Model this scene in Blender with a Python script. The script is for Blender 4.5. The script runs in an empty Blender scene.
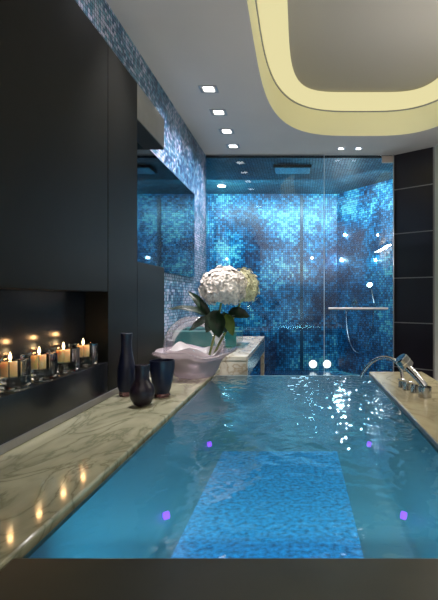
import bpy, bmesh, math, random
from mathutils import Vector, Matrix
random.seed(7)
S = bpy.context.scene
C = S.collection
E = 1.17            # eye height above the floor; heights below are given relative to the eye
def P(x, y, h): return Vector((x, y, E + h))

# ------------------------------------------------------------------ materials
def newmat(name):
    m = bpy.data.materials.new(name); m.use_nodes = True
    nt = m.node_tree; nt.nodes.clear()
    out = nt.nodes.new('ShaderNodeOutputMaterial')
    return m, nt, out
def N(nt, t, **kw):
    n = nt.nodes.new(t)
    for k, v in kw.items():
        if k.startswith('i_'):
            n.inputs[k[2:].replace('_', ' ')].default_value = v
        else: setattr(n, k, v)
    return n
def math_(nt, op, a, b=None, c=None):
    n = nt.nodes.new('ShaderNodeMath'); n.operation = op
    for i, v in enumerate((a, b, c)):
        if v is None: continue
        if isinstance(v, (int, float)): n.inputs[i].default_value = v
        else: nt.links.new(v, n.inputs[i])
    return n.outputs[0]
def ramp(nt, fac, stops, interp='LINEAR'):
    r = nt.nodes.new('ShaderNodeValToRGB'); r.color_ramp.interpolation = interp
    e = r.color_ramp.elements
    while len(e) < len(stops): e.new(0.5)
    for el, (p, c) in zip(e, stops):
        el.position = p; el.color = (*c, 1)
    nt.links.new(fac, r.inputs[0]); return r.outputs[0]

def simple(name, col, rough=.5, metal=0, spec=.5, noise=0, nscale=20, bump=0, sss=0, coat=0):
    m, nt, out = newmat(name)
    b = N(nt, 'ShaderNodeBsdfPrincipled')
    b.inputs['Base Color'].default_value = (*col, 1); b.inputs['Roughness'].default_value = rough
    b.inputs['Metallic'].default_value = metal; b.inputs['Specular IOR Level'].default_value = spec
    if coat: b.inputs['Coat Weight'].default_value = coat; b.inputs['Coat Roughness'].default_value = .08
    if sss:
        b.inputs['Subsurface Weight'].default_value = sss; b.inputs['Subsurface Scale'].default_value = .02
        b.inputs['Subsurface Radius'].default_value = (1, .5, .25)
    if noise or bump:
        g = N(nt, 'ShaderNodeNewGeometry'); nz = N(nt, 'ShaderNodeTexNoise'); nz.inputs['Scale'].default_value = nscale
        nz.inputs['Detail'].default_value = 4
        nt.links.new(g.outputs['Position'], nz.inputs['Vector'])
        if noise:
            lo = tuple(c*(1-noise) for c in col); hi = tuple(min(1, c*(1+noise)) for c in col)
            nt.links.new(ramp(nt, nz.outputs[0], [(.3, lo), (.7, hi)]), b.inputs['Base Color'])
        if bump:
            bp = N(nt, 'ShaderNodeBump'); bp.inputs['Strength'].default_value = bump; bp.inputs['Distance'].default_value = .01
            nt.links.new(nz.outputs[0], bp.inputs['Height']); nt.links.new(bp.outputs[0], b.inputs['Normal'])
    nt.links.new(b.outputs[0], out.inputs[0]); return m

def emit(name, col, s):
    m, nt, out = newmat(name)
    e = N(nt, 'ShaderNodeEmission'); e.inputs[0].default_value = (*col, 1); e.inputs[1].default_value = s
    nt.links.new(e.outputs[0], out.inputs[0]); return m

def mosaic(name, u, v, pitch, dark, mid, lite, accent, cs=1.3, cb=0.0, rough=.18, tilt=.10, coff=(0,0,0), spread=.45):
    """small square glass tiles, colour by tile and by large soft clouds"""
    m, nt, out = newmat(name); L = nt.links.new
    g = N(nt, 'ShaderNodeNewGeometry')
    def axis(a):
        d = N(nt, 'ShaderNodeVectorMath', operation='DOT_PRODUCT'); L(g.outputs['Position'], d.inputs[0]); d.inputs[1].default_value = a
        return math_(nt, 'DIVIDE', d.outputs['Value'], pitch)
    U, V = axis(u), axis(v)
    cu, cv = math_(nt, 'FLOOR', U), math_(nt, 'FLOOR', V)
    fu, fv = math_(nt, 'FRACT', U), math_(nt, 'FRACT', V)
    cmb = N(nt, 'ShaderNodeCombineXYZ'); L(cu, cmb.inputs[0]); L(cv, cmb.inputs[1])
    wn = N(nt, 'ShaderNodeTexWhiteNoise', noise_dimensions='3D'); L(cmb.outputs[0], wn.inputs['Vector'])
    off = N(nt, 'ShaderNodeVectorMath', operation='ADD'); L(g.outputs['Position'], off.inputs[0]); off.inputs[1].default_value = coff
    nz = N(nt, 'ShaderNodeTexNoise'); nz.inputs['Scale'].default_value = cs; nz.inputs['Detail'].default_value = 5; nz.inputs['Roughness'].default_value = .65
    L(off.outputs[0], nz.inputs['Vector'])
    # the cloud pushes the tile lottery to lighter or darker tiles
    c0 = math_(nt, 'MULTIPLY_ADD', nz.outputs[0], 3.2, -1.6 + cb)
    f = math_(nt, 'ADD', math_(nt, 'MULTIPLY', wn.outputs['Value'], spread), math_(nt, 'ADD', c0, .32))
    col = ramp(nt, f, [(.08, dark), (.42, mid), (.75, lite), (1.0, accent)])
    du = math_(nt, 'ABSOLUTE', math_(nt, 'SUBTRACT', fu, .5)); dv = math_(nt, 'ABSOLUTE', math_(nt, 'SUBTRACT', fv, .5))
    gr = math_(nt, 'GREATER_THAN', math_(nt, 'MAXIMUM', du, dv), .43)
    mx = N(nt, 'ShaderNodeMix', data_type='RGBA'); L(gr, mx.inputs[0]); L(col, mx.inputs[6]); mx.inputs[7].default_value = (*[c*.45 for c in dark], 1)
    b = N(nt, 'ShaderNodeBsdfPrincipled'); L(mx.outputs[2], b.inputs['Base Color'])
    L(math_(nt, 'MULTIPLY_ADD', gr, .5, rough), b.inputs['Roughness'])
    # every tile sits a touch askew
    sb = N(nt, 'ShaderNodeVectorMath', operation='SUBTRACT'); L(wn.outputs['Color'], sb.inputs[0]); sb.inputs[1].default_value = (.5, .5, .5)
    sc = N(nt, 'ShaderNodeVectorMath', operation='SCALE'); L(sb.outputs[0], sc.inputs[0]); sc.inputs['Scale'].default_value = tilt
    ad = N(nt, 'ShaderNodeVectorMath', operation='ADD'); L(sc.outputs[0], ad.inputs[0]); L(g.outputs['Normal'], ad.inputs[1])
    nm = N(nt, 'ShaderNodeVectorMath', operation='NORMALIZE'); L(ad.outputs[0], nm.inputs[0]); L(nm.outputs[0], b.inputs['Normal'])
    L(b.outputs[0], out.inputs[0]); return m

def marble(name, base, vein, rough=.12):
    m, nt, out = newmat(name); L = nt.links.new
    g = N(nt, 'ShaderNodeNewGeometry')
    mp = N(nt, 'ShaderNodeMapping'); mp.inputs['Scale'].default_value = (1.6, .9, 1.3); mp.inputs['Rotation'].default_value = (0, 0, .9); L(g.outputs['Position'], mp.inputs[0])
    n1 = N(nt, 'ShaderNodeTexNoise'); n1.inputs['Scale'].default_value = 3.2; n1.inputs['Detail'].default_value = 8; n1.inputs['Distortion'].default_value = 1.6
    L(mp.outputs[0], n1.inputs['Vector'])
    v = math_(nt, 'ABSOLUTE', math_(nt, 'SUBTRACT', n1.outputs[0], .5))
    v2 = ramp(nt, v, [(0, (0, 0, 0)), (.035, (.7, .7, .7)), (.12, (1, 1, 1))])
    n2 = N(nt, 'ShaderNodeTexNoise'); n2.inputs['Scale'].default_value = 5; n2.inputs['Detail'].default_value = 6; L(mp.outputs[0], n2.inputs['Vector'])
    b2 = ramp(nt, n2.outputs[0], [(.3, tuple(c*.72 for c in base)), (.65, base)])
    mx = N(nt, 'ShaderNodeMix', data_type='RGBA'); L(v2, mx.inputs[0]); mx.inputs[6].default_value = (*vein, 1); L(b2, mx.inputs[7])
    b = N(nt, 'ShaderNodeBsdfPrincipled'); L(mx.outputs[2], b.inputs['Base Color']); b.inputs['Roughness'].default_value = rough
    L(b.outputs[0], out.inputs[0]); return m

def TL(nt, df, col):
    tl = N(nt, 'ShaderNodeBsdfTranslucent'); tl.inputs[0].default_value = (*col, 1)
    mm = N(nt, 'ShaderNodeMixShader'); nt.links.new(df.outputs[0], mm.inputs[1]); nt.links.new(tl.outputs[0], mm.inputs[2]); return mm.outputs[0]
def pane(name, tint, ior=1.5, rough=0.0, boost=1.0, bump=None, body=0, bodycol=(1,1,1)):
    """thin clear sheet: Fresnel mirror over straight-through glass"""
    m, nt, out = newmat(name); L = nt.links.new
    tr = N(nt, 'ShaderNodeBsdfTransparent'); tr.inputs[0].default_value = (*tint, 1)
    gl = N(nt, 'ShaderNodeBsdfGlossy'); gl.inputs['Roughness'].default_value = rough
    fr = N(nt, 'ShaderNodeFresnel'); fr.inputs['IOR'].default_value = ior
    base = tr.outputs[0]
    if body:
        df = N(nt, 'ShaderNodeBsdfDiffuse'); df.inputs[0].default_value = (*bodycol, 1)
        mb = N(nt, 'ShaderNodeMixShader'); mb.inputs[0].default_value = body; L(tr.outputs[0], mb.inputs[1]); L(TL(nt, df, bodycol), mb.inputs[2]); base = mb.outputs[0]
    if bump:
        g = N(nt, 'ShaderNodeNewGeometry')
        h = None
        for sc, amp, st in bump:
            mp = N(nt, 'ShaderNodeMapping'); mp.inputs['Scale'].default_value = st; L(g.outputs['Position'], mp.inputs[0])
            nz = N(nt, 'ShaderNodeTexNoise'); nz.inputs['Scale'].default_value = sc; nz.inputs['Detail'].default_value = 2.5; L(mp.outputs[0], nz.inputs['Vector'])
            t = math_(nt, 'MULTIPLY', nz.outputs[0], amp); h = t if h is None else math_(nt, 'ADD', h, t)
        bp = N(nt, 'ShaderNodeBump'); bp.inputs['Strength'].default_value = 1; bp.inputs['Distance'].default_value = 1
        L(h, bp.inputs['Height']); L(bp.outputs[0], gl.inputs['Normal']); L(bp.outputs[0], fr.inputs['Normal'])
    mx = N(nt, 'ShaderNodeMixShader')
    L(math_(nt, 'MINIMUM', math_(nt, 'MULTIPLY', fr.outputs[0], boost), 1.0), mx.inputs[0])
    L(base, mx.inputs[1]); L(gl.outputs[0], mx.inputs[2]); L(mx.outputs[0], out.inputs[0]); return m

def glass(name, col, rough=0, ior=1.45):
    m, nt, out = newmat(name)
    b = N(nt, 'ShaderNodeBsdfPrincipled'); b.inputs['Base Color'].default_value = (*col, 1); b.inputs['Roughness'].default_value = rough
    b.inputs['Transmission Weight'].default_value = 1; b.inputs['IOR'].default_value = ior
    nt.links.new(b.outputs[0], out.inputs[0]); return m

BLU = dict(dark=(.006, .012, .055), mid=(.004, .075, .175), lite=(.008, .235, .50), accent=(.17, .58, .62))
M = {}
X3, Y3, Z3 = (1,0,0), (0,1,0), (0,0,1)
M['mos_back'] = mosaic('mosaic_back', X3, Z3, .034, cs=1.1, cb=.0, spread=.5, rough=.32, tilt=.06, **BLU)
M['mos_obl'] = mosaic('mosaic_oblique', (.61, -.79, 0), Z3, .034, cs=1.1, cb=-.1, spread=.5, rough=.32, tilt=.06, **BLU)
M['mos_side'] = mosaic('mosaic_side', Y3, Z3, .026, dark=(.012, .035, .10), mid=(.03, .11, .21), lite=(.09, .26, .36), accent=(.46, .46, .62), cs=1.0, cb=-.12, rough=.28, tilt=.22, spread=.95)
M['mos_sidein'] = mosaic('mosaic_side_in', Y3, Z3, .036, cs=1.1, **BLU)
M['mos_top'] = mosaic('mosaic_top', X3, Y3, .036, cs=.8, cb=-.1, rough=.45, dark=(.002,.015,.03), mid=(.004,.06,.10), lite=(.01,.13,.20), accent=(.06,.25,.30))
M['mos_floor'] = mosaic('mosaic_floor', X3, Y3, .036, cs=.8, **BLU)
M['mos_tub'] = simple('blue_glass_granules', (.004, .27, .80), .4, noise=.75, nscale=55)
M['ceil'] = simple('ceiling_paint', (.60, .565, .535), .8, noise=.03, nscale=2)
M['paint'] = simple('wall_paint', (.75, .72, .62), .7, noise=.03, nscale=3)
M['cab'] = simple('dark_lacquer', (.0075, .0075, .007), .5, spec=.1, noise=.12, nscale=6)
M['cab2'] = simple('dark_satin', (.008, .010, .015), .2, spec=.6, noise=.12, nscale=6)
M['brushed'] = simple('brushed_dark_metal', (.26, .25, .23), .36, metal=.85, noise=.1, nscale=8)
M['black'] = simple('black_matt', (.004, .004, .005), .6)
M['grey'] = simple('grey_metal', (.35, .35, .36), .35, metal=.7)
M['chrome'] = simple('chrome', (.50, .50, .52), .15, metal=1)
M['bronze'] = simple('hinge_metal', (.50, .42, .36), .35, metal=.8)
M['marble'] = marble('green_grey_marble', (.41, .40, .28), (.20, .20, .13), .09)
M['marble2'] = marble('cream_marble', (.72, .68, .58), (.40, .32, .22))
M['deck'] = marble('beige_stone', (.58, .51, .32), (.38, .32, .19), .2)
M['rim'] = simple('dark_stone', (.034, .034, .026), .35, noise=.15, nscale=9)
M['shell'] = simple('tub_acrylic', (.05, .17, .215), .45)
M['tile'] = simple('black_wall_tile', (.010, .008, .013), .3, noise=.2, nscale=4)
M['grout'] = simple('pale_grout', (.30, .29, .28), .7)
M['floor'] = simple('floor_stone', (.03, .03, .035), .3, noise=.2, nscale=4)
M['glass'] = pane('shower_glass', (.88, .97, 1.0), 1.5, boost=1.1)
M['glassedge'] = simple('glass_edge', (.62, .78, .85), .3)
M['water'] = pane('bath_water', (.62, .88, .96), 1.33, rough=.03, boost=1.25, body=.46, bodycol=(.065, .15, .18))
M['mirror'] = simple('tinted_mirror', (.07, .125, .155), .03, metal=1)
M['clear'] = pane('vase_glass', (.96, .95, .97), 1.5, rough=.03, boost=.5, body=.015, bodycol=(.8, .75, .8))
M['pinkglass'] = pane('pink_glass', (.90, .82, .86), 1.5, rough=.1, boost=1.1, body=.45, bodycol=(.98, .86, .90))
M['tealglass'] = pane('teal_glass', (.25, .62, .62), 1.5, rough=.05, boost=1.4, body=.45, bodycol=(.08, .36, .36))
M['tealglass2'] = pane('teal_glass_rim', (.5, .8, .8), 1.5, rough=.05, boost=1.6, body=.5, bodycol=(.35, .75, .72))
M['block'] = glass('candle_glass', (1, 1, 1), .02, 1.5)
M['wax'] = simple('cream_wax', (.92, .62, .28), .5, sss=.6)
M['wick'] = simple('black_wick', (.01, .01, .01), .9)
M['flame'] = emit('flame', (1, .72, .36), 14)
M['navy'] = simple('navy_frosted_glass', (.004, .007, .026), .33, spec=.4, coat=0)
M['navy2'] = simple('plum_frosted_glass', (.008, .005, .014), .36, spec=.35)
M['navybase'] = pane('vase_foot_glass', (.7, .5, .55), 1.5, rough=.1, boost=1.5, body=.5, bodycol=(.35, .16, .18))
M['petal'] = simple('petal_white', (.66, .60, .56), .6, noise=.25, nscale=30)
M['petal2'] = simple('petal_cream', (.60, .57, .36), .6, noise=.25, nscale=25)
M['leaf'] = simple('leaf_green', (.008, .030, .012), .38, noise=.4, nscale=18)
M['leaf2'] = simple('leaf_lime', (.10, .16, .02), .45, noise=.3, nscale=18)
M['stem'] = simple('stem_green', (.16, .20, .04), .5)
M['lamp'] = emit('downlight_lamp', (1, .97, .95), 6)
M['lamp_r'] = emit('downlight_lamp_right', (.95, .97, 1), 5)
M['lampb'] = emit('shower_lamp', (.85, .97, 1), 8)
M['lampc'] = emit('shower_lamp_strong', (.92, .97, 1), 1800)
M['lampd'] = emit('shower_lamp_mid', (.92, .97, 1), 220)
M['step'] = emit('step_lamp', (.95, 1, 1), 3.5)
M['led'] = emit('violet_led', (.30, .05, 1), 4)
M['cove'] = emit('cove_glow', (1.0, .90, .48), .80)
M['covewall'] = simple('cove_plaster', (.95, .90, .55), .6)
M['tubfill'] = emit('tub_fill', (.3, .8, 1), 2)

# ------------------------------------------------------------------ mesh helpers
def obj(name, bm, mat, parent=None, smooth=False, bevel=0, angle=35):
    me = bpy.data.meshes.new(name)
    if mat is not None: me.materials.append(mat)
    bmesh.ops.recalc_face_normals(bm, faces=bm.faces[:])
    if smooth:
        for f in bm.faces: f.smooth = True
        for e in bm.edges:
            if len(e.link_faces) == 2 and e.calc_face_angle(0) > math.radians(angle): e.smooth = False
    bm.to_mesh(me); bm.free()
    o = bpy.data.objects.new(name, me); C.objects.link(o)
    if parent is not None:
        o.parent = parent; o.matrix_parent_inverse = Matrix.Translation(-parent.location)
        if parent.type != 'EMPTY' or parent.parent: o.matrix_parent_inverse = Matrix.Identity(4)
    if bevel:
        md = o.modifiers.new('bevel', 'BEVEL'); md.width = bevel; md.segments = 2; md.limit_method = 'ANGLE'
    return o
def box(bm, x0, x1, y0, y1, h0, h1):
    vs = [bm.verts.new(P(x, y, h)) for x in (x0, x1) for y in (y0, y1) for h in (h0, h1)]
    for f in ((0,1,3,2), (4,6,7,5), (0,4,5,1), (2,3,7,6), (0,2,6,4), (1,5,7,3)): bm.faces.new([vs[i] for i in f])
    return bm
def B(*a): return box(bmesh.new(), *a)
def prism(bm, pts, h0, h1):
    a = [bm.verts.new(P(x, y, h0)) for x, y in pts]; b = [bm.verts.new(P(x, y, h1)) for x, y in pts]
    n = len(pts); bm.faces.new(a[::-1]); bm.faces.new(b)
    for i in range(n): bm.faces.new([a[i], a[(i+1) % n], b[(i+1) % n], b[i]])
    return bm
def tube(bm, pts, rad, seg=12, caps=True):
    pts = [Vector(p) for p in pts]; rings = []
    up = Vector((0, 0, 1)); prev = None
    for i, p in enumerate(pts):
        d = (pts[min(i+1, len(pts)-1)] - pts[max(i-1, 0)]).normalized()
        if prev is None:
            a = d.cross(up)
            if a.length < .1: a = d.cross(Vector((1, 0, 0)))
        else: a = prev - d*prev.dot(d)
        a.normalize(); prev = a; b = d.cross(a)
        r = rad[i] if isinstance(rad, (list, tuple)) else rad
        rings.append([bm.verts.new(p + (a*math.cos(t) + b*math.sin(t))*r) for t in [2*math.pi*k/seg for k in range(seg)]])
    for r0, r1 in zip(rings, rings[1:]):
        for k in range(seg): bm.faces.new([r0[k], r0[(k+1) % seg], r1[(k+1) % seg], r1[k]])
    if caps: bm.faces.new(rings[0][::-1]); bm.faces.new(rings[-1])
    return bm
def lathe(bm, cx, cy, prof, seg=40, wave=None):
    """prof: list of (r, h) ; wave(angle, r, h) -> (dr, dh)"""
    rings = []
    for r, h in prof:
        if r < 1e-5: rings.append([bm.verts.new(P(cx, cy, h))]); continue
        rg = []
        for k in range(seg):
            t = 2*math.pi*k/seg; dr, dh = wave(t, r, h) if wave else (0, 0)
            rg.append(bm.verts.new(P(cx + (r+dr)*math.cos(t), cy + (r+dr)*math.sin(t), h + dh)))
        rings.append(rg)
    for a, b in zip(rings, rings[1:]):
        for k in range(seg):
            k2 = (k+1) % seg
            if len(a) == 1 and len(b) == 1: continue
            if len(a) == 1: bm.faces.new([a[0], b[k], b[k2]])
            elif len(b) == 1: bm.faces.new([a[k], b[0], a[k2]])
            else: bm.faces.new([a[k], a[k2], b[k2], b[k]])
    return bm
def bez(p0, p1, p2, p3, n=14):
    out = []
    for i in range(n+1):
        t = i/n; s = 1-t
        out.append(Vector(p0)*s**3 + Vector(p1)*3*s*s*t + Vector(p2)*3*s*t*t + Vector(p3)*t**3)
    return out
def tag(o, label, cat, group=None):
    o['label'] = label; o['category'] = cat
    if group: o['group'] = group
    return o
def thing(name, loc, label, cat, group=None):
    o = bpy.data.objects.new(name, None); o.empty_display_size = .05; C.objects.link(o); o.location = loc
    return tag(o, label, cat, group)
def struct(name, bm, mat, **k):
    o = obj(name, bm, mat, **k); o['kind'] = 'structure'; return o

# ------------------------------------------------------------------ the room
XM = -1.105; H = 1.71; YG = 5.40; YB = 7.27; HS = 1.68; FL = -E
XR = 1.545
struct('floor', B(-1.25, XR+.1, -1.6, YG-.03, FL-.08, FL), M['floor'])
struct('floor_shower', B(-1.75, 1.75, YG-.03, YB+.15, FL-.08, FL), M['mos_floor'])
struct('wall_left', B(XM-.12, XM, -1.6, YG-.02, FL, H+.55), M['mos_side'])
struct('wall_front', B(-1.25, XR+.1, -1.72, -1.6, FL, H+.55), M['paint'])
struct('wall_right', B(XR, XR+.1, -1.6, 5.09, FL, H+.55), M['paint'])
# tiled pier set at an angle beside the shower
pa, pb = Vector((1.145, YG, 0)), Vector((1.535, 5.10, 0))
dp = (pb-pa).normalized(); nn = Vector((dp.y, -dp.x, 0))     # towards the room
if nn.y > 0: nn = -nn
pier = struct('wall_pier', prism(bmesh.new(), [(pa.x, pa.y), (pb.x, pb.y), (1.75, 5.10), (1.75, YG+.02), (pa.x, YG+.02)], FL, H), M['grout'])
for k in range(7):
    h0 = .243 + .528*(k-3)
    lo, hi = max(FL, h0), min(H, h0 + .516)
    if hi - lo < .02: continue
    a = pa + dp*.012; b = pb - dp*.004
    tl = obj('wall_tile', prism(bmesh.new(), [(a.x+nn.x*.006, a.y+nn.y*.006), (b.x+nn.x*.006, b.y+nn.y*.006), (b.x-nn.x*.001, b.y-nn.y*.001), (a.x-nn.x*.001, a.y-nn.y*.001)], lo, hi), M['tile'], pier)
# shower recess
struct('wall_back', B(-1.75, .63, YB, YB+.12, FL, HS), M['mos_back'])
struct('wall_oblique', prism(bmesh.new(), [(.63, YB), (1.62, YB-1.29), (1.75, YB-1.2), (.70, YB+.12)], FL, HS), M['mos_obl'])
struct('wall_shower_left', B(-1.75, -1.62, YG, YB, FL, HS), M['mos_sidein'])
struct('wall_shower_right', B(1.62, 1.75, YG+.02, YB-1.25, FL, HS), M['mos_sidein'])
struct('wall_shower_return', B(-1.75, XM-.0, YG-.02, YG+.04, FL, H), M['mos_back'])
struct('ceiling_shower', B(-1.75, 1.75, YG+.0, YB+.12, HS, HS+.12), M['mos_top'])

# ceiling with a rounded opening, and the glowing coved recess above it
RC = (.66, 2.95)
def ring(a, b, h, n=3.3, seg=96):
    pts = []
    for k in range(seg):
        t = 2*math.pi*k/seg; c, s = math.cos(t), math.sin(t)
        pts.append((RC[0] + a*math.copysign(abs(c)**(2/n), c), RC[1] + b*math.copysign(abs(s)**(2/n), s), h))
    return pts
A0, B0 = .955, 1.80
def loft(rings, close_last=False):
    bm = bmesh.new(); R = [[bm.verts.new(P(*p)) for p in r] for r in rings]
    for a, b in zip(R, R[1:]):
        n = len(a)
        for k in range(n): bm.faces.new([a[k], a[(k+1) % n], b[(k+1) % n], b[k]])
    if close_last: bm.faces.new(R[-1])
    return bm
# XR limits the ring on the right: clamp it just inside the wall
def clampx(r): return [(min(x, XR-.02), y, h) for x, y, h in r]
r0 = clampx(ring(A0, B0, H))
x0, x1, y0, y1 = -1.25, 1.75, -1.6, YG
bm = bmesh.new()
inner = [bm.verts.new(P(*p)) for p in r0]
outer = []
for p in r0:
    dx, dy = p[0]-RC[0], p[1]-RC[1]
    sx = (x1-RC[0])/dx if dx > 1e-6 else ((x0-RC[0])/dx if dx < -1e-6 else 1e9)
    sy = (y1-RC[1])/dy if dy > 1e-6 else ((y0-RC[1])/dy if dy < -1e-6 else 1e9)
    s = min(sx, sy); outer.append(bm.verts.new(P(RC[0]+dx*s, RC[1]+dy*s, H)))
n = len(inner)
cor = {}
for cx_, cy_ in ((x0,y0), (x1,y0), (x1,y1), (x0,y1)): cor[(cx_, cy_)] = bm.verts.new(P(cx_, cy_, H))
def side(v):
    x, y = v.co.x, v.co.y
    if abs(x-x1) < 1e-4: return 'r'
    if abs(x-x0) < 1e-4: return 'l'
    return 't' if abs(y-y1) < 1e-4 else 'b'
cmap = {frozenset('rt'): (x1,y1), frozenset('tl'): (x0,y1), frozenset('lb'): (x0,y0), frozenset('br'): (x1,y0)}
for k in range(n):
    k2 = (k+1) % n; s1, s2 = side(outer[k]), side(outer[k2])
    f = [inner[k], outer[k]] + ([cor[cmap[frozenset((s1, s2))]]] if s1 != s2 else []) + [outer[k2], inner[k2]]
    bm.faces.new(f)
ceil = struct('ceiling', bm, M['ceil'])
# recess: plaster wall, a shadow groove, then the glowing sloping lip, and the raised ceiling field
struct('trim_1', loft([clampx(ring(A0, B0, H)), clampx(ring(A0-.004, B0-.004, H+.02)), clampx(ring(A0-.012, B0-.012, H+.245))]), M['covewall'], smooth=True)
struct('trim_2', loft([clampx(ring(A0-.012, B0-.012, H+.245)), clampx(ring(A0-.020, B0-.020, H+.245)), clampx(ring(A0-.020, B0-.020, H+.255))]), M['grey'])
cv = obj('cove_light', loft([ring(A0-.022, B0-.022, H+.255), ring(A0-.06, B0-.05, H+.30, 3.6), ring(A0-.13, B0-.10, H+.35, 4.2), ring(A0-.22, B0-.17, H+.385, 5)]), M['cove'], smooth=True)
tag(cv, 'glowing pale yellow oval cove ring recessed into the ceiling', 'cove light')
struct('ceiling_raised', loft([ring(A0+.02, B0+.02, H+.41), ring(.05, .05, H+.41)], True), simple('ceiling_taupe', (.36, .34, .30), .8))

# ------------------------------------------------------------------ wall cabinet with the candle niche
XC = -.95
g = .0025
cab = thing('wall_cabinet', P(-1.03, 1.3, -.5), 'tall dark lacquered wall cabinet panelling with a long candle niche', 'cabinet')
obj('door', B(XM+.004, XC, -.6, 2.25-g, .032, 1.27), M['cab'], cab, bevel=.002)
obj('apron_panel', B(XM+.004, XC, -.6, 2.25-g, -.494, -.32), M['cab2'], cab, bevel=.002)
obj('niche_back', B(XM+.004, -1.062, -.6, 2.25-g, -.319, .031), M['cab2'], cab)
obj('side_panel', B(XM+.004, XC, 2.25+g, 2.66, -.494, 1.27), M['brushed'] if 0 else M['cab'], cab, bevel=.002)
obj('lower_panel', B(XM+.004, XC, 2.6605, 3.20, -.494, .215), M['cab'], cab, bevel=.002)
bk = obj('bulkhead', B(XM+.004, XC, 2.6605, 3.20, 1.062, 1.27), M['brushed'], cab, bevel=.002)
obj('bulkhead_underside', B(XM+.006, XC-.004, 2.663, 3.197, 1.054, 1.0615), M['black'], cab)
obj('base_strip', B(XC+.0005, XC+.008, .3, 3.20, -.497, -.470), M['grey'], cab)

# mirror
mr = thing('wall_mirror', P(XM+.01, 3.85, .21), 'large frameless rectangular wall mirror reflecting the blue shower', 'mirror')
obj('backing', B(XM+.002, XM+.010, 2.86, 4.74, .212, 1.090), M['black'], mr)
obj('mirror_glass', B(XM+.0102, XM+.016, 2.86, 4.74, .212, 1.090), M['mirror'], mr)

# ------------------------------------------------------------------ marble ledge along the cabinet
ld = thing('marble_ledge', P(-.75, 1.7, FL), 'polished veined green-grey marble ledge between cabinet and bath', 'ledge')
obj('marble_top', B(XM+.01, -.556, .30, 3.215, -.53, -.50), M['marble'], ld, bevel=.006)
obj('base', B(XM+.01, -.60, .30, 3.19, FL, -.5305), M['rim'], ld)

# ------------------------------------------------------------------ bath
TX0, TX1, TY0, TY1 = -.548, .478, .872, 2.985
WH = -.516
tub = thing('bathtub', P((TX0+TX1)/2, 1.9, FL), 'wide sunken bath with dark stone front rim, brim full', 'bathtub')
# shell: outside + inside with sloping sides
def rect(a, b, c, d, h): return [(a, c, h), (b, c, h), (b, d, h), (a, d, h)]
bm = loft([rect(TX0-.0, TX1+.0, TY0-.0, TY1+.02, FL+.001), rect(TX0, TX1, TY0, TY1+.02, WH-.001), rect(TX0+.012, TX1-.012, TY0+.012, TY1-.004, WH-.001),
           rect(TX0+.020, TX1-.020, TY0+.02, TY1-.01, WH-.04), rect(TX0+.035, TX1-.035, TY0+.03, TY1-.04, WH-.10), rect(TX0+.055, TX1-.055, TY0+.04, TY1-.13, WH-.18), rect(TX0+.09, TX1-.085, TY0+.06, TY1-.32, -.785), rect(TX0+.11, TX1-.10, TY0+.075, TY1-.40, -.806), rect(TX0+.13, TX1-.12, TY0+.10, TY1-.46, -.815)], True)
obj('shell', bm, M['shell'], tub, smooth=True, angle=50)
obj('front_rim', B(-1.09, .86, .30, TY0-.001, -.535, -.498) if 0 else B(TX0-.004, TX1, .30, TY0-.001, -.545, -.500), M['rim'], tub, bevel=.008)
obj('front_panel', B(TX0, TX1, .34, TY0-.004, FL, -.5455), M['rim'], tub)
obj('floor_inset', B(-.395, .205, TY0+.13, TY1-.62, -.814, -.806), M['mos_tub'], tub)
for i, (x, y) in enumerate([(-.475, 1.56), (.385, 1.56), (-.475, 2.32), (.385, 2.32)]):
    # little violet LED set in the sloping side wall near the bottom
    s = 1 if x > 0 else -1
    bm = bmesh.new(); c = P(x + (-.015 if s > 0 else .015), y, -.755)
    ax = Vector((-s*.95, 0, .30)).normalized()
    tube(bm, [c - ax*.004, c + ax*.012], .013, 16)
    l = obj('led_light', bm, M['led'], tub); l['label'] = 'violet underwater light'
from mathutils import noise as mn
bm = bmesh.new(); nx, ny = 150, 280; gv = []
for j in range(ny+1):
    row = []
    for i in range(nx+1):
        x = TX0+.002 + (TX1-TX0-.004)*i/nx; y = TY0+.002 + (TY1-TY0-.002)*j/ny
        ed = min(1, min(x-TX0, TX1-x, y-TY0, TY1-y)/.04)
        k = .35 + .65*min(1, max(0, (y-1.0)/.9))*min(1, max(.25, (x+.55)/.45))
        z = .0021*mn.noise(Vector((x*21, y*17, 3))) +   .0011*mn.noise(Vector((x*52, y*44, 9))) + .0006*mn.noise(Vector((x*7, y*6, 5)))
        row.append(bm.verts.new(P(x, y, WH + z*k*ed)))
    gv.append(row)
for j in range(ny):
    for i in range(nx): bm.faces.new([gv[j][i], gv[j][i+1], gv[j+1][i+1], gv[j+1][i]])
wt = obj('bath_water', bm, M['water'], smooth=True, angle=180)
tag(wt, 'rippled blue-green water filling the bath to the brim', 'water')

dk = thing('bath_deck', P(.66, 1.7, FL), 'beige stone deck along the right side of the bath, under the tap', 'deck')
obj('deck_slab', B(TX1+.004, .845, .30, 3.06, -.53, -.500), M['deck'], dk, bevel=.006)
obj('deck_base', B(TX1+.012, .83, .34, 3.04, FL, -.5305), M['rim'], dk)
obj('chrome_edge', B(TX1+.0005, TX1+.0035, TY0, TY1, -.53, -.501), M['grey'], dk)

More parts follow.
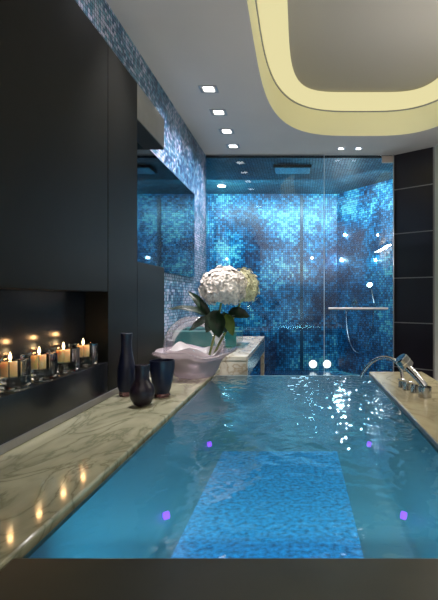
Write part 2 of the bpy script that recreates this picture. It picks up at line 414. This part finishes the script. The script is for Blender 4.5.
# ------------------------------------------------------------------ vanity behind the bath
vn = thing('vanity_counter', P(-.73, 4.05, FL), 'cream marble vanity counter with open frame end leg', 'vanity')
VX1 = -.365
obj('counter_top', B(XM+.006, VX1, 3.25, 4.95, -.455, -.42), M['marble2'], vn, bevel=.004)
obj('apron', B(VX1-.03, VX1-.001, 3.30, 4.86, -.58, -.4555), simple('apron_metal', (.4,.5,.5), .2, metal=.8), vn)
obj('end_leg', B(-.405, VX1-.001, 4.862, 4.94, FL, -.4555), M['marble2'], vn, bevel=.003)
obj('cupboard', B(XM+.02, -.60, 3.30, 4.84, FL+.02, -.4555), M['black'], vn)
obj('end_panel', B(XM+.006, VX1-.001, 3.255, 3.295, FL, -.4555), M['marble2'], vn)
# glass basin
bs = thing('glass_basin', P(-.78, 4.05, -.419), 'rectangular teal glass basin on the marble vanity behind the flowers', 'basin')
bx0, bx1, by0, by1 = -1.06, -.52, 3.80, 4.25
bm = bmesh.new()
loftr = [rect(bx0+.02, bx1-.02, by0+.02, by1-.02, -.4185), rect(bx0, bx1, by0, by1, -.405), rect(bx0, bx1, by0, by1, -.285), rect(bx0+.02, bx1-.02, by0+.02, by1-.02, -.285), rect(bx0+.035, bx1-.035, by0+.035, by1-.035, -.395)]
bm = loft(loftr, True); bm.faces.new([v for v in bm.verts[:4]][::-1]) if 0 else None
obj('bowl', bm, M['tealglass'], bs)
obj('rim', loft([rect(bx0-.02, bx1+.05, by0-.02, by1+.02, -.284), rect(bx0-.02, bx1+.05, by0-.02, by1+.02, -.272), rect(bx0+.02, bx1-.02, by0+.02, by1-.02, -.272), rect(bx0+.02, bx1-.02, by0+.02, by1-.02, -.284), rect(bx0-.02, bx1+.05, by0-.02, by1+.02, -.284)]), M['tealglass2'], bs)

# ------------------------------------------------------------------ shower screen and fittings
ga = .36*1.0; XS = (324-298)*YG/450
sc = thing('shower_screen', P(-.4, YG-.03, FL), 'fixed clear glass screen across the shower, left of the door', 'glass screen')
obj('glass_panel', B(XM+.008, XS-.004, YG-.040, YG-.030, FL+.005, H-.012), M['glass'], sc)
obj('edge', B(XS-.0035, XS-.0005, YG-.041, YG-.029, FL+.005, H-.012), M['glassedge'], sc)
obj('top_channel', B(XM+.008, XS-.004, YG-.046, YG-.024, H-.0115, H-.002), M['grey'], sc)
dr = thing('shower_door', P(.7, YG-.03, FL), 'frameless clear glass shower door with horizontal chrome bar', 'shower door')
XD = 1.135
obj('glass_panel', B(XS+.003, XD-.012, YG-.040, YG-.030, FL+.01, H-.012), M['glass'], dr)
obj('edge', B(XS+.0005, XS+.0028, YG-.041, YG-.029, FL+.01, H-.012), M['glassedge'], dr)
obj('hinge', B(1.0, XD-.002, YG-.052, YG-.018, H-.10, H-.020), M['bronze'], dr, bevel=.003)
obj('hinge', B(1.0, XD-.002, YG-.052, YG-.018, FL+.04, FL+.12), M['bronze'], dr, bevel=.003)
hb = tube(bmesh.new(), [P(.36, YG-.10, -.125), P(1.06, YG-.10, -.125)], .015, 14); hd = obj('towel_bar', hb, simple('satin_bar', (.85,.87,.9), .4, metal=.5), dr, smooth=True)
for x in (.385, 1.03): obj('bar_mount', tube(bmesh.new(), [P(x, YG-.088, -.125), P(x, YG-.0405, -.125)], .014, 12), M['chrome'], hd, smooth=True)
jb = obj('door_jamb', B(XD-.0005, XD+.008, YG-.050, YG-.016, FL+.001, H-.002), M['grey']); tag(jb, 'slim grey metal jamb between shower door and black tiled pier', 'jamb')

# rain head on the shower ceiling
rh = thing('rain_shower_head', P(.0, 5.82, HS), 'dark square rain shower head fixed under the shower ceiling', 'shower head')
obj('plate', B(-.31+.0, .17, 5.66, 5.96, HS-.035, HS), M['black'], rh, bevel=.004)
obj('nozzle_plate', B(-.295, .155, 5.675, 5.945, HS-.039, HS-.0355), simple('nozzle_steel', (.12,.25,.32), .3, metal=.6, noise=.8, nscale=60), rh)
# hand shower and hose on the oblique wall
def wall_pt(t, h, off=.0):  # t along the oblique wall
    d = Vector((.99, -1.29, 0)).normalized(); nrm = Vector((-d.y, d.x, 0)); nrm = -nrm if nrm.y > 0 else nrm
    return Vector((.63, YB, E+h)) + d*t + nrm*off
def wall_px(px, py, off):     # where a sight line through (px, py) meets the oblique wall
    k = (px-298)/450; d = Vector((.99, -1.29, 0)).normalized()
    t = (k*YB - .63)/(d.x - k*d.y); y = YB + d.y*t
    return wall_pt(t, (298-py)*y/450, off)
hs = thing('hand_shower', wall_px(372, 300, .03), 'slim chrome hand shower with looping hose on the mosaic wall', 'hand shower')
nd = Vector((-1.29, -.99, 0)).normalized()
o1, o2 = wall_px(348, 303, .035), wall_px(376, 303, .035)
obj('hose', tube(bmesh.new(), bez(o1, o1+nd*.05+Vector((0, 0, -1.0)), o2+nd*.05+Vector((0, 0, -1.0)), o2, 26), .007, 8), M['chrome'], hs, smooth=True)
hq = wall_px(374, 288, .06)
obj('handle', tube(bmesh.new(), [o2, (o2+hq)/2, hq], [.011, .013, .015], 10), M['chrome'], hs, smooth=True)
obj('head', tube(bmesh.new(), [hq + Vector((0, 0, -.01)), hq+Vector((-.02, -.03, .03)), hq+Vector((-.03, -.05, .045))], [.02, .038, .040], 16), M['chrome'], hs, smooth=True)
mxp = wall_px(355, 302, .0)
mv = thing('shower_mixer', mxp, 'small square chrome mixer valve on the shower wall', 'mixer')
nd = Vector((-1.29, -.99, 0)).normalized()
obj('escutcheon', tube(bmesh.new(), [mxp, mxp+nd*.015], .05, 24), M['chrome'], mv, smooth=True)
obj('lever', tube(bmesh.new(), [mxp+nd*.015, mxp+nd*.05, mxp+nd*.055+Vector((0,0,-.06))], .012, 10), M['chrome'], mv, smooth=True)
# shower column (narrow dark glass strip) on the back wall
col = thing('shower_column', P(.06, YB, FL), 'narrow dark vertical strip running down the mosaic back wall', 'shower column')
obj('strip', B(.035, .085, YB-.030, YB-.001, FL+.02, HS-.02), simple('dark_strip', (.003, .035, .08), .3), col)
for h in (.45, .0, -.45): obj('body_jet', tube(bmesh.new(), [P(.06, YB-.0305, h), P(.06, YB-.045, h)], .016, 14), M['black'], col, smooth=True)

# wall and step lights of the shower
def disc_light(name, c, ax, r, mat, label, group, ring_=True):
    t = thing(name, c, label, 'light', group)
    if ring_: obj('bezel', tube(bmesh.new(), [c+ax*.001, c+ax*.008], r*1.22, 24), M['grey'], t)
    obj('lens', tube(bmesh.new(), [c+ax*.0085, c+ax*.013], r, 24), mat, t)
    return t
by = Vector((0, -1, 0))
for px, lab in ((313, 'round white step light low on the mosaic, left of the pair'), (327, 'round white step light low on the mosaic, right of the pair')):
    disc_light('step_light', Vector(((px-298)*YB/450, YB-.0, E-66*YB/450)), by, .062, M['step'], lab, 'step lights low on the shower wall')
wl = []
for px, py, r, lab in ((227, 259, .016, 'small glowing spot at the far left of the shower back wall'), (312, 258, .02, 'small glowing spot on the back wall just left of the glass door edge')):
    c = Vector(((px-298)*YB/450, YB, E+(298-py)*YB/450)); wl.append((c, by))
    disc_light('wall_spot', c, by, r, M['lampb'], lab, 'small spots on the shower walls')
for px, py, r, lab in ((345, 235, .012, 'tiny upper spot on the angled shower wall, nearer its inner corner'), (378, 235, .012, 'tiny upper spot on the angled shower wall, nearer the black pier'),
                       (342, 260, .018, 'lower glowing spot on the angled shower wall, nearer its inner corner'), (376, 260, .018, 'lower glowing spot on the angled shower wall, nearer the black pier')):
    c = wall_px(px, py, 0)
    if py == 260: wl.append((c, nd))
    disc_light('wall_spot', c, nd, r, M['lampc'] if px < 350 else M['lampd'], lab, 'small spots on the shower walls')

# ------------------------------------------------------------------ ceiling downlights
def spot(name, loc, energy, col, size=1.9, blend=.6, rad=.04, rot=None):
    l = bpy.data.lights.new(name, 'SPOT'); l.energy = energy; l.color = col; l.spot_size = size; l.spot_blend = blend; l.shadow_soft_size = rad
    o = bpy.data.objects.new(name, l); C.objects.link(o); o.location = loc
    if rot: o.rotation_euler = rot
    return o
def point(name, loc, energy, col, rad=.02):
    l = bpy.data.lights.new(name, 'POINT'); l.energy = energy; l.color = col; l.shadow_soft_size = rad
    o = bpy.data.objects.new(name, l); C.objects.link(o); o.location = loc; return o
def area(name, loc, energy, col, sx, sy, rot=(0,0,0)):
    l = bpy.data.lights.new(name, 'AREA'); l.shape = 'RECTANGLE'; l.size = sx; l.size_y = sy; l.energy = energy; l.color = col
    o = bpy.data.objects.new(name, l); C.objects.link(o); o.location = loc; o.rotation_euler = rot; return o
def downlight(x, y, lab, grp, lm, hw=.074, hd=.062):
    t = thing('downlight', P(x, y, H), lab, 'ceiling light', grp)
    bm = loft([rect(x-hw, x+hw, y-hd, y+hd, H-.001), rect(x-hw, x+hw, y-hd, y+hd, H-.006), rect(x-hw*.78, x+hw*.78, y-hd*.78, y+hd*.78, H-.006), rect(x-hw*.78, x+hw*.78, y-hd*.78, y+hd*.78, H-.001)])
    obj('frame', bm, M['grey'], t)
    obj('lamp', B(x-hw*.55, x+hw*.55, y-hd*.62, y+hd*.62, H-.0055, H-.0015), lm, t)
for i, (y, lab) in enumerate(((3.68, 'square ceiling downlight nearest the camera of the left row of four'), (4.14, 'second square ceiling downlight of the left row, counting from the camera'),
                 (4.61, 'third square ceiling downlight of the left row, counting from the camera'), (5.06, 'square ceiling downlight of the left row closest to the shower glass'))):
    downlight(-.73, y, lab, 'row of four downlights on the left', M['lamp'])
    spot('downlight_beam', P(-.73, y, H-.02), 62, (1, .95, .97), 1.9, .7)
    spot('mosaic_fill', P(-.74, y, H-.02), 46, (.92, .90, 1), 1.7, 1.0, .03, (0, .42, 0))  # second spot added at each downlight to brighten the mosaic wall
downlight(-.73, 2.35, 'square ceiling downlight added out of view to light the ledge and vases', None, M['lamp'])  # fixture added out of view, for light on the ledge and vases
spot('downlight_beam', P(-.73, 2.35, H-.02), 140, (1, .96, .93), 1.15, .9)
spot('flower_fill', P(-.72, 2.38, H-.02), 130, (1, .95, .93), .5, .6, .03, (.28, -.03, 0))  # extra spot added to brighten the flowers and glass bowl
spot('mosaic_fill', P(-.74, 2.35, H-.02), 12, (.92, .90, 1), 1.7, 1.0, .03, (0, .42, 0))  # another added spot on the mosaic wall
for x, lab in ((.49, 'small ceiling downlight above the shower door, left of two'), (.69, 'small ceiling downlight above the shower door, right of two')):
    downlight(x, 5.14, lab, 'pair of downlights by the shower door', M['lamp_r'], .045, .04)
    spot('downlight_beam', P(x, 5.14, H-.02), 10, (1, .97, 1), 1.2, .7)
t = thing('shower_downlight', P(-1.14, 6.72, HS), 'round bright downlight in the mosaic ceiling of the shower', 'ceiling light')
obj('bezel', tube(bmesh.new(), [P(-1.14, 6.72, HS-.001), P(-1.14, 6.72, HS-.008)], .075, 24), M['grey'], t)
obj('lamp', tube(bmesh.new(), [P(-1.14, 6.72, HS-.0085), P(-1.14, 6.72, HS-.013)], .058, 24), emit('shower_downlight_lamp', (.95, 1, 1), 14), t)

# ------------------------------------------------------------------ candles in the niche
HB = -.318
cd = [(1.56, 'glass candle block nearest the camera, lowest left in the niche', 'cream candle burning in the glass block at the left picture edge'),
      (1.735, 'second glass candle block from the left picture edge', 'cream candle burning in the second glass block from the left'),
      (1.915, 'third glass candle block from the left picture edge', 'cream candle burning in the third glass block from the left'),
      (2.09, 'glass candle block farthest along the niche, nearest the vases', 'cream candle burning in the glass block nearest the dark vases')]
for y, l1, l2 in cd:
    x = -.998; w = .044; hh = .105
    t = thing('candle_holder', P(x, y, HB), l1, 'candle holder', 'glass candle blocks in the niche')
    def rr(r, h, k=.35):     # rounded square with fluted corners
        out = []
        for q in range(4):
            for s in (-1, 0, 1):
                a = math.pi/4 + q*math.pi/2 + s*.30
                out.append((x + r*math.sqrt(2)*math.cos(a)*(1 if s else .93), y + r*math.sqrt(2)*math.sin(a)*(1 if s else .93), h))
        return out
    bm = loft([rr(w*.9, HB+.001), rr(w, HB+.006), rr(w, HB+hh-.004), rr(w*.96, HB+hh), rr(w*.70, HB+hh), rr(w*.66, HB+hh-.004), rr(w*.66, HB+.048)], True)
    bm.faces.new([v for v in list(bm.verts)[:12]][::-1])
    obj('block', bm, M['block'], t, bevel=0)
    c = thing('candle', P(x, y, HB+.0485), l2, 'candle', 'lit candles in the niche')
    obj('wax', lathe(bmesh.new(), x, y, [(0, HB+.049), (.024, HB+.049), (.025, HB+.052), (.025, HB+.094), (.023, HB+.097), (0, HB+.095)], 24), M['wax'], c, smooth=True)
    obj('wick', tube(bmesh.new(), [P(x, y, HB+.095), P(x+.001, y, HB+.106)], .0012, 6), M['wick'], c)
    obj('flame', lathe(bmesh.new(), x, y, [(0, HB+.103), (.0045, HB+.108), (.0050, HB+.112), (.0036, HB+.119), (.0015, HB+.126), (0, HB+.131)], 14), M['flame'], c, smooth=True)
    point('candle_glow', P(x, y, HB+.150), .13, (1, .55, .22), .008)
    point('candle_glow', P(x+.0, y, HB+.101), .12, (1, .55, .22), .004)

# ------------------------------------------------------------------ vases
def vase(name, x, y, prof, mat, label, foot=None):
    t = thing(name, P(x, y, -.4995), label, 'vase', 'dark frosted vases on the ledge')
    obj('body', lathe(bmesh.new(), x, y, prof, 48), mat, t, smooth=True, angle=60)
    if foot: obj('foot', lathe(bmesh.new(), x, y, foot, 48), M['navybase'], t, smooth=True)
def hp(l): return [(r, -.4995+h) for r, h in l]
vase('bottle_vase', -.880, 2.31, hp([(0, .022), (.036, .022), (.044, .05), (.0455, .09), (.043, .14), (.035, .185), (.0275, .225), (.0255, .26), (.027, .30), (.029, .318), (.026, .320), (.022, .31), (.020, .25), (.020, .20)]), M['navy'],
     'tall dark navy bottle vase with long neck, nearest the cabinet', hp([(0, 0), (.035, 0), (.038, .008), (.0365, .0215), (0, .0215)]))
vase('round_vase', -.722, 2.085, hp([(0, 0), (.022, 0), (.040, .012), (.053, .038), (.0565, .065), (.050, .092), (.036, .112), (.031, .125), (.0305, .15), (.032, .180), (.034, .190), (.031, .191), (.027, .18), (.026, .13)]), M['navy2'],
     'short dark bulb-bottomed vase with straight neck, in front of the others')
vase('tumbler_vase', -.690, 2.285, hp([(0, .018), (.036, .018), (.043, .04), (.053, .09), (.0605, .14), (.0625, .165), (.062, .184), (.058, .184), (.057, .16), (.048, .09), (.036, .04), (0, .034)]), M['navy'],
     'wide flared dark navy tumbler vase beside the bath', hp([(0, 0), (.035, 0), (.040, .008), (.0375, .0175), (0, .0175)]))

# ------------------------------------------------------------------ glass bowl vase with hydrangeas
GX, GY, GH = -.655, 2.86, -.4995
gb = thing('glass_bowl_vase', P(GX, GY, GH), 'large clear globe vase with wavy pink-tinged flared collar', 'vase')
def wv(t, r, h): 
    k = max(0, (r-.17)/.10)
    return (.012*k*math.sin(5*t+.6), .016*k*math.sin(3*t+1.2) + .007*k*math.sin(7*t))
obj('bowl', lathe(bmesh.new(), GX, GY, [(0, GH+.001), (.10, GH+.001), (.125, GH+.012), (.150, GH+.05), (.165, GH+.09), (.185, GH+.118), (.225, GH+.142), (.262, GH+.160), (.265, GH+.166), (.255, GH+.168), (.215, GH+.152), (.178, GH+.128), (.155, GH+.095), (.135, GH+.045), (.10, GH+.020), (0, GH+.016)], 72, wv), M['pinkglass'], gb, smooth=True)
gl = obj('globe', lathe(bmesh.new(), GX, GY,  [(.195*math.sin(a), GH+.175-.195*math.cos(a)+.02) for a in [math.radians(d) for d in range(40, 166, 6)]] , 56), M['clear'], gb, smooth=True)
def wv2(t, r, h): return (.01*math.sin(4*t), .020*math.sin(3*t+.5) + .012*math.sin(5*t+2))
obj('swirl_ribbon', lathe(bmesh.new(), GX, GY, [(.120, GH+.115), (.150, GH+.135), (.170, GH+.165), (.176, GH+.178), (.170, GH+.180), (.145, GH+.150), (.118, GH+.125)], 60, wv2), simple('white_glass', (.75, .72, .72), .15), gb, smooth=True)

def petal_head(bm, c, R, n, sq=(1, 1, .92)):
    for i in range(n):
        z = 1 - 2*(i+.5)/n; th = i*2.399963 + random.uniform(-.1, .1)
        if z < -.75: continue
        rr_ = math.sqrt(1-z*z); d = Vector((rr_*math.cos(th), rr_*math.sin(th), z))
        k = R*(1 + random.uniform(-.13, .08)); p = c + Vector((d.x*k*sq[0], d.y*k*sq[1], d.z*k*sq[2]))
        d = (d + Vector([random.uniform(-.3, .3) for _ in range(3)])).normalized()
        a = d.cross(Vector((.3, .2, .9))).normalized(); b = d.cross(a)
        rot = random.uniform(0, 1.5); s = R*random.uniform(.12, .17)
        cv_ = bm.verts.new(p - d*s*.25)
        for q in range(4):
            t = rot + q*math.pi/2; u = a*math.cos(t) + b*math.sin(t); w = d.cross(u)
            v1 = bm.verts.new(p + u*s*.55 + w*s*.50 + d*s*.10); v2 = bm.verts.new(p + u*s*1.1 + d*s*.02 + w*s*.12)
            v3 = bm.verts.new(p + u*s*1.02 - w*s*.28 + d*s*.05); v4 = bm.verts.new(p + u*s*.5 - w*s*.48 + d*s*.12)
            bm.faces.new([cv_, v1, v2, v3, v4])
    return bm
def leaf_bm(base, tip, width, nrm, droop=.0, n=8):
    bm = bmesh.new(); base, tip = Vector(base), Vector(tip); ax = tip-base; L = ax.length; ax.normalize()
    nrm = Vector(nrm); w = ax.cross(nrm).normalized(); up = w.cross(ax)
    rows = []
    for i in range(n+1):
        t = i/n; ww = width*math.sin(math.pi*min(1, t**.8))**.75*(1 if t < 1 else 0) + .0006
        ctr = base + ax*L*t + up*(.10*L*math.sin(math.pi*t)) - Vector((0, 0, 1))*droop*t*t
        rows.append([bm.verts.new(ctr + w*ww*s + up*abs(s)*ww*.28 + up*.004*math.sin(t*20)*abs(s)) for s in (-1, -.5, 0, .5, 1)])
    for r0, r1 in zip(rows, rows[1:]):
        for k in range(4): bm.faces.new([r0[k], r0[k+1], r1[k+1], r1[k]])
    top = [f for f in bm.faces]
    bmesh.ops.solidify(bm, geom=top, thickness=.0012)
    return bm
def at(px, py, y): return Vector(((px-298)*y/450, y, E + (298-py)*y/450))
YF = 2.86
def hydrangea(c, R, n, pm, stem, leaves, label, sq=(1,1,.92)):
    t = thing('hydrangea', stem[0], label, 'flower', 'hydrangeas in the glass vase')
    bm = bmesh.new(); petal_head(bm, c, R, n, sq)
    petal_head(bm, c, R*.88, n//2, sq)
    obj('flower_head', bm, pm, t)
    obj('stem', tube(bmesh.new(), bez(*stem, 12), .0075, 10), M['stem'], t, smooth=True)
    for (b, e, w, nr, dr_, mt) in leaves: obj('leaf', leaf_bm(b, e, w, nr, dr_), mt, t, smooth=True)
hydrangea(at(223.5, 287.5, YF), .142, 420, M['petal'],
    [at(209, 357, YF), at(213, 340, YF), at(218, 325, YF), at(221, 303, YF)],
    [(at(212, 318, YF-.01), at(167, 309, YF-.05), .036, (0, -.5, 1), .0, M['leaf']),
     (at(211, 317, YF), at(188, 291, YF+.03), .028, (.3, -1, .3), 0, M['leaf']),
     (at(216, 312, YF-.05), at(219, 338, YF-.09), .052, (.1, -1, .2), 0, M['leaf']),
     (at(213, 315, YF-.03), at(189, 331, YF-.05), .024, (-.2, -1, .3), 0, M['leaf']),
     (at(219, 310, YF-.04), at(206, 333, YF-.08), .042, (0, -1, .3), 0, M['leaf'])],
    'large white hydrangea head with dark leaves, in front in the glass vase')
hydrangea(at(243, 287.5, YF+.12), .118, 230, M['petal2'],
    [at(213, 357, YF+.03), at(219, 342, YF+.05), at(229, 328, YF+.08), at(240, 304, YF+.10)],
    [(at(226, 314, YF-.02), at(233, 336, YF-.06), .034, (.2, -1, .2), 0, M['leaf2']),
     (at(228, 312, YF), at(250, 317, YF+.0), .040, (0, -1, .6), .0, M['leaf']),
     (at(224, 312, YF-.01), at(226, 333, YF-.03), .045, (.1, -1, .1), 0, M['leaf'])],
    'smaller cream-green hydrangea head behind the white one', sq=(.88, 1, 1.05))

# ------------------------------------------------------------------ bath tap
fx = thing('bath_tap', P(.62, 2.45, -.4995), 'chrome bath tap with thin arching spout on the beige deck', 'tap')
sb = P(.585, 2.52, -.4995)
obj('spout', tube(bmesh.new(), [sb + Vector((0,0,.02))] + bez(sb+Vector((0,0,.04)), sb+Vector((.01,.03,.19)), sb+Vector((-.15,.10,.21)), sb+Vector((-.215,.12,.035)), 20), .0095, 12), M['chrome'], fx, smooth=True)
obj('spout_base', tube(bmesh.new(), [sb, sb+Vector((0,0,.035))], [.024, .021], 20), M['chrome'], fx, smooth=True)
for dx, dy in ((.005, -.075), (.03, -.145)):
    q = sb + Vector((dx, dy, 0))
    kb = obj('valve', tube(bmesh.new(), [q, q+Vector((0,0,.04))], [.022, .019], 20), M['chrome'], fx, smooth=True)
    obj('valve_lever', tube(bmesh.new(), [q+Vector((0,0,.0405)), q+Vector((-.01,0,.052)), q+Vector((-.045,0,.056))], [.009, .008, .006], 10), M['chrome'], kb, smooth=True)
hx = thing('bath_hand_shower', P(.64, 2.30, -.4995), 'chunky chrome hand shower standing tilted in its socket on the deck', 'hand shower')
q = P(.640, 2.27, -.4995)
obj('socket', tube(bmesh.new(), [q, q+Vector((0,0,.052))], .033, 24), M['chrome'], hx, smooth=True)
q2 = at(402.5, 364, 2.36)
obj('handle', tube(bmesh.new(), [q+Vector((0,0,.0525)), q+Vector((-.012,.01,.07)), q2*.5+q*.5+Vector((.006,0,.03)), q2+Vector((.008,0,-.0))], [.019, .019, .020, .020], 16), M['chrome'], hx, smooth=True)
hdv = Vector((.052, -.02, .022)).normalized()
hdp = at(404, 362, 2.36); ax = Vector((-.60, -.1, .72)).normalized(); al = Vector((.80, -.05, .60)).normalized()
obj('head', tube(bmesh.new(), [hdp - ax*.034, hdp - ax*.031, hdp + ax*.026, hdp + ax*.031], [.032, .036, .036, .031], 28), M['chrome'], hx, smooth=True)
obj('head_band', tube(bmesh.new(), [hdp - ax*.004, hdp + ax*.003], [.0375, .0375], 28), simple('bright_band', (.9, .9, .92), .08, metal=1), hx, smooth=True)

# ------------------------------------------------------------------ light
for c, a in wl: point('wall_spot_glow', c + a*.09 + Vector((0, 0, .0)), .6, (.5, .9, 1), .02)
# shower: ceiling wash on the back wall and general shower light
area('shower_wash', P(-.50, YB-1.0, HS-.12), 46, (.66, .93, 1), 2.0, .10, (math.radians(50), 0, 0))
area('shower_wash_right', P(.75, 6.0, HS-.12), 15, (.75, .93, 1), .7, .08, (math.radians(50), 0, math.radians(-40)))
point('shower_low', P(.0, 6.0, -.3), 7, (.6, .85, 1), .15)
# unseen fill lights added under the water to brighten the bath
area('tub_fill_front', P(-.05, TY0+.05, -.66), 8.5, (.35, .85, 1), .8, .12, (math.radians(82), 0, 0))
area('tub_fill_left', P(TX0+.05, 1.9, -.60), 1.7, (.9, .97, .9), .05, 1.7, (0, math.radians(-78), 0))
area('tub_fill_right', P(TX1-.05, 1.9, -.60), 3.4, (.85, .95, .9), .05, 1.7, (0, math.radians(80), 0))
# unseen upward fill added behind the camera to brighten the ceiling
area('ceiling_fill', P(.0, -.7, .3), 75, (1, .95, .9), 1.0, .5, (math.radians(180), 0, 0))
up = thing('fill_uplight', P(1.47, 2.9, .9), 'slim out-of-view uplighter added on the right wall to brighten the ceiling', 'added fill light')  # fixture added out of view to carry the two fills below
obj('trough', loft([rect(1.40, 1.544, 2.2, 3.6, .86), rect(1.40, 1.544, 2.2, 3.6, .90), rect(1.408, 1.54, 2.21, 3.59, .90), rect(1.408, 1.54, 2.21, 3.59, .872)], True), M['grey'], up)
area('wall_fill_down', P(1.474, 2.9, .855), 14, (1, .93, .82), .10, 1.3, (0, 0, 0))  # added downward fill for the right wall and deck
area('wall_fill_up', P(1.474, 2.9, .88), 17, (1, .95, .92), .10, 1.3, (math.radians(180), 0, 0))  # added upward fill for the ceiling

w = bpy.data.worlds.new('World'); S.world = w; w.use_nodes = True
w.node_tree.nodes['Background'].inputs[0].default_value = (.02, .025, .03, 1)

cam = bpy.data.cameras.new('Camera'); co = bpy.data.objects.new('Camera', cam); C.objects.link(co)
co.location = (0, 0, E); co.rotation_euler = (math.radians(90), 0, 0)
cam.lens = 27; cam.sensor_width = 36; cam.sensor_fit = 'AUTO'; cam.shift_x = -79/600; cam.shift_y = -2/600; cam.clip_start = .02
S.camera = co
S.view_settings.view_transform = 'Standard'; S.view_settings.look = 'None'; S.view_settings.exposure = 0; S.view_settings.gamma = 1
S.view_settings.use_curve_mapping = False
